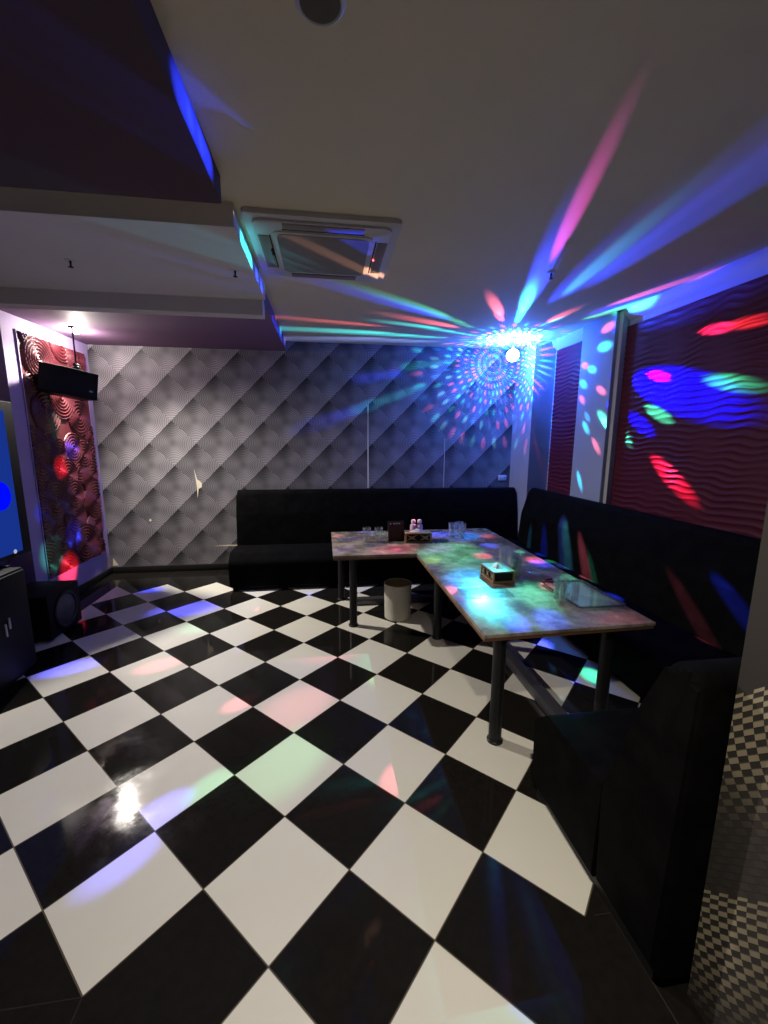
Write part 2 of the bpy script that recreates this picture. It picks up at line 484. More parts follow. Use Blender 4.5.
def wave_panel(label, y0, y1, z0, z1, ny, nz, seed):
    rnd = random.Random(seed)
    ph = [rnd.uniform(0, 6.3) for _ in range(8)]
    def h(y, z):
        w = .42 * sin(3.1 * y + 2.3 * z + ph[0]) + .35 * sin(7.3 * y - 3.1 * z + ph[1]) + .28 * sin(5.1 * z + 12.7 * y + ph[2]) + .22 * sin(17.9 * y + 9 * z + ph[3])
        amp = .55 + .45 * sin(4.3 * y + 5.7 * z + ph[4]) * sin(9.1 * y - 4.7 * z + ph[5])
        w += .5 * sin(1.3 * y - 8.7 * z + ph[6]) + .3 * sin(23 * y + 14 * z + ph[7])
        s = .5 + .5 * sin(2 * pi * z / .05 + 2.6 * w)
        return .003 + .0095 * max(.1, amp) * s ** 2
    yc = (y0 + y1) / 2
    th = thing('wave_wall_panel', label, 'wall panel', (2.85, yc, z0))
    heightfield(h, y0, y1, ny, z0, z1, nz, lambda u, v, hh: (-.012 - hh, u - yc, v - z0), .0115).build('carved_board', M['wave'], th)
    return th
wave_panel('wide dark maroon wave relief panel above the right sofa', .95, 3.815, .95, 2.79, 200, 330, 5)
wave_panel('narrow maroon wave relief strip between corner column and white pilaster', 4.45, 5.05, .95, 2.82, 60, 330, 9)

# ------------------------------------------------------------------ sofas
def sofa(label, loc, rotz, length, seat_front, seat_top, back_bottom, back_mid, back_top_front, back_top, back_rear, base_in=.05, back_len=None, nose=.09, seat_x0=0.0):
    """local frame: x along the sofa, y from the seat front (0) to the back, z up"""
    th = thing('bench_sofa', label, 'sofa', loc, rotz)
    d = back_rear
    seat = rpoly([(0, .05), (back_bottom - .002, .05), (back_bottom - .002, seat_top - .012), (.0 + .10, seat_top), (-.012, seat_top - .10)], [.01, .0, .02, nose, nose], 6)
    MB().prism(seat, 'X', seat_x0, length, .035, 4).build('seat', M['velvet'], th)
    back = rpoly([(back_bottom + .002, .05), (d, .05), (d, back_top - .02), (back_top_front + .02, back_top), (back_mid[0], back_mid[1]), (back_bottom + .002, seat_top - .03)], [0, 0, .04, .08, .12, .03], 6)
    MB().prism(back, 'X', 0, back_len or length, .035, 4).build('backrest', M['velvet'], th)
    MB().box(seat_x0 + .02, length - .02, base_in, d - .03, 0, .05).build('plinth', M['base'], th)
    return th
sofa('long black velvet sofa along the diamond papered far wall', (-1.12, 4.76, 0), 0, 3.575, 0, .435, .50, (.55, .80), .60, 1.095, .865, back_len=3.69)
sofa('black velvet sofa along the right wall below the wave panels', (2.06, 5.09, 0), -pi / 2, 4.175, 0, .435, .42, (.46, .80), .54, 1.135, .68, seat_x0=.345)
sofa('black velvet sofa with its end towards us by the chequer papered entrance wall', (2.045, 1.72, 0), pi, 1.05, 0, .475, .485, (.62, .89), .69, 1.10, .805, base_in=.02, nose=.05)

# ------------------------------------------------------------------ table
def build_table():
    th = thing('corner_table', 'L-shaped mottled table with a glossy top in front of the sofas', 'table', (.95, 3.4, 0))
    o = Vector((.95, 3.4))
    L = [(.045, 3.625), (.81, 3.635), (.82, 1.985), (1.858, 2.02), (1.868, 4.64), (.04, 4.63)]
    P = [(x - o.x, y - o.y) for x, y in L]
    MB().prism(P, 'Z', .678, .70, .003, 2).build('tabletop', M['table'], th)
    mb = MB()
    P2 = [(x * .996, y * .996) for x, y in P]
    mb.prism(P2, 'Z', .660, .677)
    mb.build('edge_band', M['edge'], th)
    for x, y in ((.228, 3.70), (.14, 4.37), (.945, 3.36), (.945, 2.065), (1.635, 2.11), (1.73, 4.5)):
        g = MB(); c = (x - o.x, y - o.y, 0)
        g.lathe([(0, 0), (.046, 0), (.046, .012), (.040, .018), (.036, .03), (.036, .64), (.055, .645), (.055, .6595), (0, .6595)], c, 28)
        g.build('leg', M['blackmetal'], th)
    return th
build_table()
rail = thing('foot_rail', 'low dark metal rail lying on the floor under the table', 'rail', (1.405, 3.2, 0))
MB().box(-.0425, .0425, -1.38, 1.05, 0, .07, .005).build('long_bar', M['rail'], rail)
MB().box(-1.17, -.0435, .97, 1.05, 0, .07, .005).build('cross_bar', M['rail'], rail)

# ------------------------------------------------------------------ bin
b = thing('waste_bin', 'round grey bin on the floor under the table', 'bin', (.672, 3.84, 0))
MB().lathe([(0, 0), (.118, 0), (.128, .008), (.134, .34), (.137, .352), (.132, .357), (.126, .352), (.120, .03), (0, .03)], seg=40).build('bucket', M['bin'], b)
MB().lathe([(.1245, .346), (.1205, .30), (.10, .255), (.06, .262), (.02, .25), (0, .255)], seg=24).build('bin_liner', M['liner'], b)

# ------------------------------------------------------------------ things on the table
TZ = .7005
def fold_box(label, loc, rotz, w, d, h, windows, tissue=True):
    th = thing('tissue_box', label, 'tissue box', loc, rotz)
    mb = MB(); t = .012
    mb.box(-w/2, w/2, -d/2, d/2, 0, .012, .002)
    mb.box(-w/2, w/2, -d/2, d/2, h - .012, h, .002)
    for sx in (-1, 1):
        for sy in (-1, 1):
            mb.box(sx * (w/2 - t/2) - t/2, sx * (w/2 - t/2) + t/2, sy * (d/2 - t/2) - t/2, sy * (d/2 - t/2) + t/2, .0125, h - .0125)
    mb.build('box_frame', M['box'], th)
    MB().box(-w/2 + .014, w/2 - .014, -d/2 + .014, d/2 - .014, .0125, h - .0125).build('box_core', M['dark'], th)
    for sy in (-1, 1):
        orn = MB()
        yy = sy * (d/2 - .008)
        for k in range(windows):
            x = -w/2 + w * (k + .5) / windows
            hw = w / windows * .5 - .012
            p = [(x - hw, .02), (x - hw * .3, h * .5), (x - hw, h - .02), (x, h * .62), (x + hw, h - .02), (x + hw * .3, h * .5), (x + hw, .02), (x, h * .38)]
            orn.prism(p, 'Y', yy - .003, yy + .003)
        orn.build('fretwork', M['box'], th)
    if tissue:
        tb = MB(); rnd = random.Random(int(w * 1e4))
        n = 14; b2 = tb.bm; top = b2.verts.new((0, 0, h + .028)); ring = []; ring2 = []
        for i in range(n):
            a = 2 * pi * i / n
            r = w * .26 * (1 + .3 * rnd.uniform(-1, 1)); r2 = w * .15 * (1 + .4 * rnd.uniform(-1, 1))
            ring.append(b2.verts.new((r * cos(a), .62 * r * sin(a), h + .001)))
            ring2.append(b2.verts.new((r2 * cos(a), .6 * r2 * sin(a), h + .018 + rnd.uniform(-.006, .008))))
        for i in range(n):
            j = (i + 1) % n
            b2.faces.new((ring[i], ring[j], ring2[j], ring2[i])); b2.faces.new((ring2[i], ring2[j], top))
        b2.faces.new(ring[::-1])
        tb.build('tissue', M['tissue'], th)
    return th
fold_box('gilded fretwork tissue box on the far arm of the table beside the brown menu card', (.915, 4.10, TZ), -.03, .27, .15, .10, 2)
fold_box('gilded fretwork tissue box on the near arm of the table with a tissue pulled out', (1.262, 2.875, TZ), radians(92), .23, .17, .088, 3)

mc = thing('menu_card', 'dark brown upright menu card left of the far tissue box', 'menu', (.700, 4.13, TZ), .06)
MB().box(-.083, .083, -.006, .006, 0, .205, .002).move((0, .004, 0)).rot(radians(-7), 'X').build('card', M['brown'], mc)
for k, (a, w) in enumerate(((-.058, .012), (-.022, .016), (-.002, .010), (.016, .012), (.036, .014))):
    MB().box(a - w/2, a + w/2, -.0078, -.0056, .172, .186).move((0, .004, 0)).rot(radians(-7), 'X').build('heading_mark', M['white'], mc)
MB().box(-.078, .078, .012, .05, 0, .006, .002).build('foot', M['brown'], mc)

def glass(label, loc, r, h, group, taper=.86, seg=24):
    th = thing('drinking_glass', label, 'glass', loc, 0, group)
    t = .0025; rb = r * taper
    MB().lathe([(0, 0), (rb, 0), (rb + .001, .004), (r, h - .002), (r - t/2, h), (r - t, h - .002), (rb - t, .012), (0, .011)], seg=seg).build('tumbler', M['glass'], th)
    return th
G1 = 'tall glasses left of the menu card'
g0 = glass('clear tumbler at the far left of the table, left of two before the menu card', (.395, 4.12, TZ), .043, .15, G1)
copy_thing(g0, 'clear tumbler nearer the menu card, right of the pair on the table arm', (.515, 4.11, TZ), None, G1)
G2 = 'glasses glowing blue at the table corner'
copy_thing(g0, 'blue lit tumbler at the table corner, leftmost of three', (1.335, 4.27, TZ), None, G2)
copy_thing(g0, 'blue lit tumbler at the table corner, rear of three', (1.432, 4.315, TZ), None, G2)
copy_thing(g0, 'blue lit tumbler at the table corner, front right of three', (1.425, 4.205, TZ), None, G2)
G3 = 'glasses behind the near tissue box'
g1 = glass('pale green lit tumbler behind the near tissue box, farthest left of its cluster', (1.455, 3.20, TZ), .043, .15, G3)
copy_thing(g1, 'tumbler behind the near tissue box, second in its cluster from the left', (1.49, 3.09, TZ), None, G3)
copy_thing(g1, 'tumbler right behind the near tissue box, third in its cluster', (1.455, 2.985, TZ), None, G3)
copy_thing(g1, 'tumbler at the right corner of the near tissue box', (1.412, 2.885, TZ), None, G3)
G4 = 'shot glasses on the rim of the clear tray'
s0 = glass('slim shot glass on the near table arm, leftmost of four by the tray', (1.500, 2.455, TZ), .026, .13, G4, .8)
copy_thing(s0, 'slim shot glass on the near table arm, second from left by the tray', (1.492, 2.375, TZ), None, G4)
copy_thing(s0, 'slim shot glass on the near table arm, third from left by the tray', (1.555, 2.43, TZ + .0065), None, G4)
copy_thing(s0, 'slim shot glass on the near table arm, rightmost by the tray', (1.557, 2.345, TZ + .0065), None, G4)

def bottle(label, loc, group):
    th = thing('small_bottle', label, 'bottle', loc, 0, group)
    MB().lathe([(0, 0), (.033, 0), (.036, .004), (.036, .068), (.030, .084), (.014, .092), (.014, .098), (0, .098)], seg=24).build('bottle_body', M['pink'], th)
    MB().lathe([(0, .0985), (.022, .0985), (.025, .104), (.025, .130), (.019, .138), (0, .138)], seg=20).build('cap', M['white'], th)
    return th
b0 = bottle('pinkish white capped bottle behind the far tissue box, left of two', (.965, 4.55, TZ), 'bottles behind the far tissue box')
copy_thing(b0, 'pinkish white capped bottle behind the far tissue box, right of two', (1.036, 4.545, TZ), None, 'bottles behind the far tissue box')

# clear trays and mats
def tray(label, cx, cy, w, d, name='serving_tray', cat='tray', h=.018, rim=.012):
    th = thing(name, label, cat, (cx, cy, TZ))
    P = rpoly([(-w/2, -d/2), (w/2, -d/2), (w/2, d/2), (-w/2, d/2)], .035, 5)
    MB().prism(P, 'Z', 0, .006).build('tray_base', M['acrylic'], th)
    mb = MB(); b2 = mb.bm
    Q = rpoly([(-w/2 + rim, -d/2 + rim), (w/2 - rim, -d/2 + rim), (w/2 - rim, d/2 - rim), (-w/2 + rim, d/2 - rim)], .028, 5)
    n = len(P)
    o0 = [b2.verts.new((p[0], p[1], .0065)) for p in P]; o1 = [b2.verts.new((p[0] * 1.03, p[1] * 1.03, h)) for p in P]
    i1 = [b2.verts.new((q[0] * 1.03, q[1] * 1.03, h)) for q in Q]; i0 = [b2.verts.new((q[0], q[1], .0065)) for q in Q]
    for i in range(n):
        j = (i + 1) % n
        for A, Bq in ((o0, o1), (o1, i1), (i1, i0), (i0, o0)):
            b2.faces.new((A[i], A[j], Bq[j], Bq[i]))
    bmesh.ops.recalc_face_normals(b2, faces=b2.faces[:])
    mb.build('tray_rim', M['smoky'], th)
    return th
tray('clear rectangular tray at the right end of the near table arm', 1.685, 2.48, .32, .48)
def mat_sheet(label, cx, cy, w, d):
    o = MB().prism(rpoly([(-w/2, -d/2), (w/2, -d/2), (w/2, d/2), (-w/2, d/2)], .01, 3), 'Z', 0, .004, .001, 2).build('acrylic_mat', M['acrylic'], loc=(cx, cy, TZ))
    return tag(o, label, 'mat')
mat_sheet('clear acrylic mat on the near table arm before the tissue box', 1.06, 2.60, .34, .22)
mat_sheet('clear acrylic mat before the two glasses on the far table arm', .47, 3.97, .22, .12)
ash = thing('ashtray', 'shallow clear ashtray right of the near tissue box', 'ashtray', (1.585, 2.92, TZ))
MB().lathe([(0, 0), (.055, 0), (.062, .006), (.066, .028), (.060, .030), (.054, .010), (0, .009)], seg=28).build('dish', M['glass'], ash)
o = MB().box(-.035, .035, -.012, .012, 0, .010, .002).rot(.4, 'Z').build('matchbox', M['ashred'], loc=(1.63, 2.80, TZ))
tag(o, 'small dark red packet on the table by the ashtray', 'packet')
# ------------------------------------------------------------------ air conditioner cassette in the ceiling
ac = thing('ceiling_air_conditioner', 'square off-white cassette air conditioner in the ceiling', 'air conditioner', (.008, 2.975, CZ - .045))
def sq(r, rad, n=6):
    return rpoly([(-r, -r), (r, -r), (r, r), (-r, r)], rad, n)
fascia = MB()
fascia.prism(sq(.44, .03), 'Z', .018, .0445, .006, 2)
fascia.prism(sq(.395, .06), 'Z', .004, .0175, .005, 2)
fascia.build('fascia', M['acwhite'], ac)
MB().prism(sq(.295, .05), 'Z', -.004, .0035, .002, 2).build('grille_frame', M['acwhite'], ac)
gr = MB(); gr.prism(sq(.272, .05), 'Z', -.0075, -.0045)
gr.build('return_grille', M['acgrille'], ac)
for k in range(4):
    v = MB().box(-.23, .23, -.395 + .012, -.395 + .072, -.001, .0035, .0015).rot(k * pi / 2, 'Z')
    lo = v.build('louvre', M['acflap'], ac)
    MB().box(-.235, .235, -.395 + .078, -.395 + .086, .0005, .0036).rot(k * pi / 2, 'Z').build('slot', M['dark'], lo)
MB().box(-.328, -.312, -.06, .03, -.003, .0035).build('receiver', M['dark'], ac)
MB().lathe([(0, -.004), (.006, -.004), (.006, .003), (0, .003)], (.322, .01, 0), 12).build('indicator_light', emit('red_led', (1, .05, .08), 12), ac)

# ------------------------------------------------------------------ ceiling fittings
def downlight(label, x, y, z, r, lensmat, bulge=.002):
    th = thing('downlight', label, 'ceiling light', (x, y, z))
    MB().lathe([(r, -.0005), (r + .014, -.0005), (r + .014, -.006), (r + .004, -.014), (r, -.010), (r, -.0005)], seg=32).build('trim_ring', M['ring'], th)
    MB().lathe([(0, -.012 - bulge)] + [((r - .001) * sin(a * pi / 12), -.012 - bulge * cos(a * pi / 12)) for a in range(1, 7)] + [(r - .001, -.0008), (0, -.0008)], seg=32).build('lens', lensmat, th)
    return th
downlight('lit downlight in the purple ceiling above the left speaker', -2.535, 4.93, 2.82, .05, emit('warm_lamp_lens', (1, .86, .76), 45), .024)
downlight('unlit round ceiling light at the top edge of the picture', 0.005, 1.41, CZ, .058, paint('dim_lens', (.10, .09, .06), .5))
downlight('lit downlight in the main ceiling over the entrance side', .25, .30, CZ, .05, emit('warm_lamp_lens_entrance', (1, .84, .62), 30))
def sprinkler(label, x, y, z):
    th = thing('sprinkler_head', label, 'sprinkler', (x, y, z))
    MB().lathe([(0, -.004), (.028, -.004), (.032, .0008), (0, .0008)], seg=20).build('escutcheon', M['acwhite'] if z > 2.9 else M['grey_ceil'], th)
    MB().lathe([(0, -.042), (.014, -.042), (.014, -.038), (.005, -.034), (.007, -.0045), (0, -.0045)], seg=14).build('nozzle', M['dark'], th)
    return th
s = sprinkler('small dark sprinkler head in the grey lowered ceiling, left of two', -1.565, 3.08, 2.82)
sprinkler('small sprinkler head in the grey lowered ceiling near the air conditioner', -.573, 3.085, 2.82)
sprinkler('small dark sprinkler head in the main ceiling beside the pink beam', 1.66, 3.12, CZ)

# ------------------------------------------------------------------ wall speaker on its hanger
sp = thing('karaoke_speaker', 'black wedge speaker hung high on the left before the ringed panel', 'speaker', (-2.575, 4.72, 2.143))
def spk(mb):
    return mb.rot(radians(8), 'Y').rot(pi / 4, 'Z')
W2, H = .245, .267
# plan: straight back, front bent into a flat and a turned-away side; local x along the face, -y is the front
plan = rpoly([(-W2, -.055), (-.045, -.10), (W2, -.085), (W2 - .05, .17), (-W2 + .13, .17)], .008, 2)
spk(MB().prism(plan, 'Z', 0, H, .006, 2)).build('cabinet', M['black'], sp)
gpl = [(-W2 + .012, -.0615), (-.046, -.107), (W2 - .012, -.092), (W2 - .012, -.0885), (-.046, -.1025), (-W2 + .012, -.057)]
spk(MB().prism(gpl, 'Z', .012, H - .012)).build('grille', M['blackmat'], sp)
spk(MB().box(.165, .195, -.0975, -.094, .07, .085)).build('badge', M['slot'], sp)
spk(MB().box(W2 + .0005, W2 + .006, -.05, .06, .05, .11, .002)).build('port', M['blackmetal'], sp)
brk = MB().tube((.075, .095, H + .02), (.075, .095, 2.82 - 2.143 - .012), .008)
brk.box(.045, .105, .07, .12, 2.82 - 2.143 - .0115, 2.82 - 2.143 - .0005, .003)
brk.box(.045, .105, .075, .115, H - .012, H + .03, .006)
brk.lathe([(0, -.03), (.018, -.03), (.018, .03), (0, .03)], (.075, .095, H + .045), 16, 'Y')
brk.build('hanger', M['blackmetal'], sp)

# ------------------------------------------------------------------ left side: screen, cabinet, floor speaker
tv = thing('television', 'wide television on the left with a blue picture', 'television', (-2.38, 2.70, .80))
MB().box(-.03, .03, -.92, .90, .03, 1.19, .006).build('housing', M['black'], tv)
MB().box(.0305, .033, -.875, .80, .065, 1.12).build('screen', emit('blue_screen', (.012, .045, .36), .7), tv)
MB().lathe([(0, 0), (.105, 0), (.105, .003), (0, .003)], (.0345, .645, .505), 40, 'X').build('picture_disc', emit('blue_disc', (.0, .002, 1.0), 1.4), tv)
MB().lathe([(0, 0), (.016, 0), (.016, .002), (0, .002)], (.0345, .715, .075), 16, 'X').build('picture_dot', emit('pale_dot', (.5, .55, .8), .8), tv)
for sy in (-.55, .55):
    f = MB().box(-.09, .09, sy - .02, sy + .02, 0, .012, .003).box(-.012, .012, sy - .015, sy + .015, .0125, .04)
    f.build('stand_foot', M['black'], tv)
cb = thing('av_cabinet', 'long low black cabinet under the television', 'cabinet', (-2.45, 2.35, 0))
MB().box(-.25, .245, -.90, .90, .04, .80, .006).build('carcass', M['black'], cb)
MB().box(-.22, .21, -.86, .86, 0, .04).build('plinth', M['base'], cb)
for k in range(3):
    y = -.60 + .60 * k
    dr = MB().box(.2455, .262, y - .292, y + .292, .06, .785, .003).build('door', M['black'], cb)
    MB().box(.2625, .272, y + .075, y + .088, .42, .50, .002).box(.2625, .272, y + .038, y + .050, .38, .47, .002).build('handle', M['slot'], dr)
sw = thing('subwoofer', 'black floor speaker box beside the cabinet under the ringed panel', 'speaker', (-2.53, 3.89, 0))
MB().box(-.20, .19, -.215, .235, .02, .41, .008).build('enclosure', M['black'], sw)
MB().lathe([(.135, 0), (.165, 0), (.165, .010), (.150, .014), (.135, .006)], (.1905, .01, .215), 40, 'X').build('driver_ring', M['blackmetal'], sw)
MB().lathe([(0, .012), (.045, .004), (.12, .004), (.134, .0005), (0, .0003)], (.1905, .01, .215), 40, 'X').build('cone', M['rail'], sw)
for sx in (-.16, .15):
    for sy in (-.17, .19):
        MB().lathe([(0, 0), (.02, 0), (.022, .0195), (0, .0195)], (sx, sy, 0), 14).build('foot', M['chrome'], sw)

# ------------------------------------------------------------------ socket on the far wall
so = thing('wall_socket', 'white socket plate low on the far wall near the corner column', 'socket', (2.47, 5.64, 1.17))
MB().box(-.06, .06, -.012, -.0005, 0, .075, .004).build('plate', M['white'], so)
for dx in (-.028, .028):
    MB().box(dx - .012, dx + .012, -.014, -.0125, .022, .05, .0005).build('outlet', M['trim_grey'], so)

# ------------------------------------------------------------------ party light
LX = Vector((2.25, 5.02, 2.74))
db = thing('disco_light', 'glowing crystal party light hanging from the ceiling by the corner column', 'disco light', (LX.x, LX.y, LX.z))
MB().lathe([(0, .1995), (.05, .1995), (.05, .186), (.02, .178), (.012, .17), (.012, .085), (0, .085)], seg=24).build('stem', M['white'], db)
def mat_dome():
    m = bpy.data.materials.new('lit_crystal_dome'); m.use_nodes = True
    nt = m.node_tree; nt.nodes.clear(); t = NT(nt)
    e = t.n('ShaderNodeEmission'); tr = t.n('ShaderNodeBsdfTransparent'); ad = t.n('ShaderNodeAddShader'); o = t.n('ShaderNodeOutputMaterial')
    vo = t.n('ShaderNodeTexVoronoi'); vo.inputs['Scale'].default_value = 34
    t.put(vo.inputs['Vector'], t.n('ShaderNodeTexCoord').outputs['Object'])
    t.put(e.inputs[0], t.mix(t.ramp(vo.outputs['Distance'], .1, .5), rgba((.9, .95, 1)), rgba((.2, .45, 1))))
    e.inputs[1].default_value = 16
    tr.inputs[0].default_value = (.95, .97, 1, 1)
    t.put(ad.inputs[0], e.outputs[0]); t.put(ad.inputs[1], tr.outputs[0]); t.put(o.inputs[0], ad.outputs[0])
    return m
dome = MB()
bmesh.ops.create_icosphere(dome.bm, subdivisions=3, radius=.075)
dome.build('crystal_dome', mat_dome(), db, smooth=False)

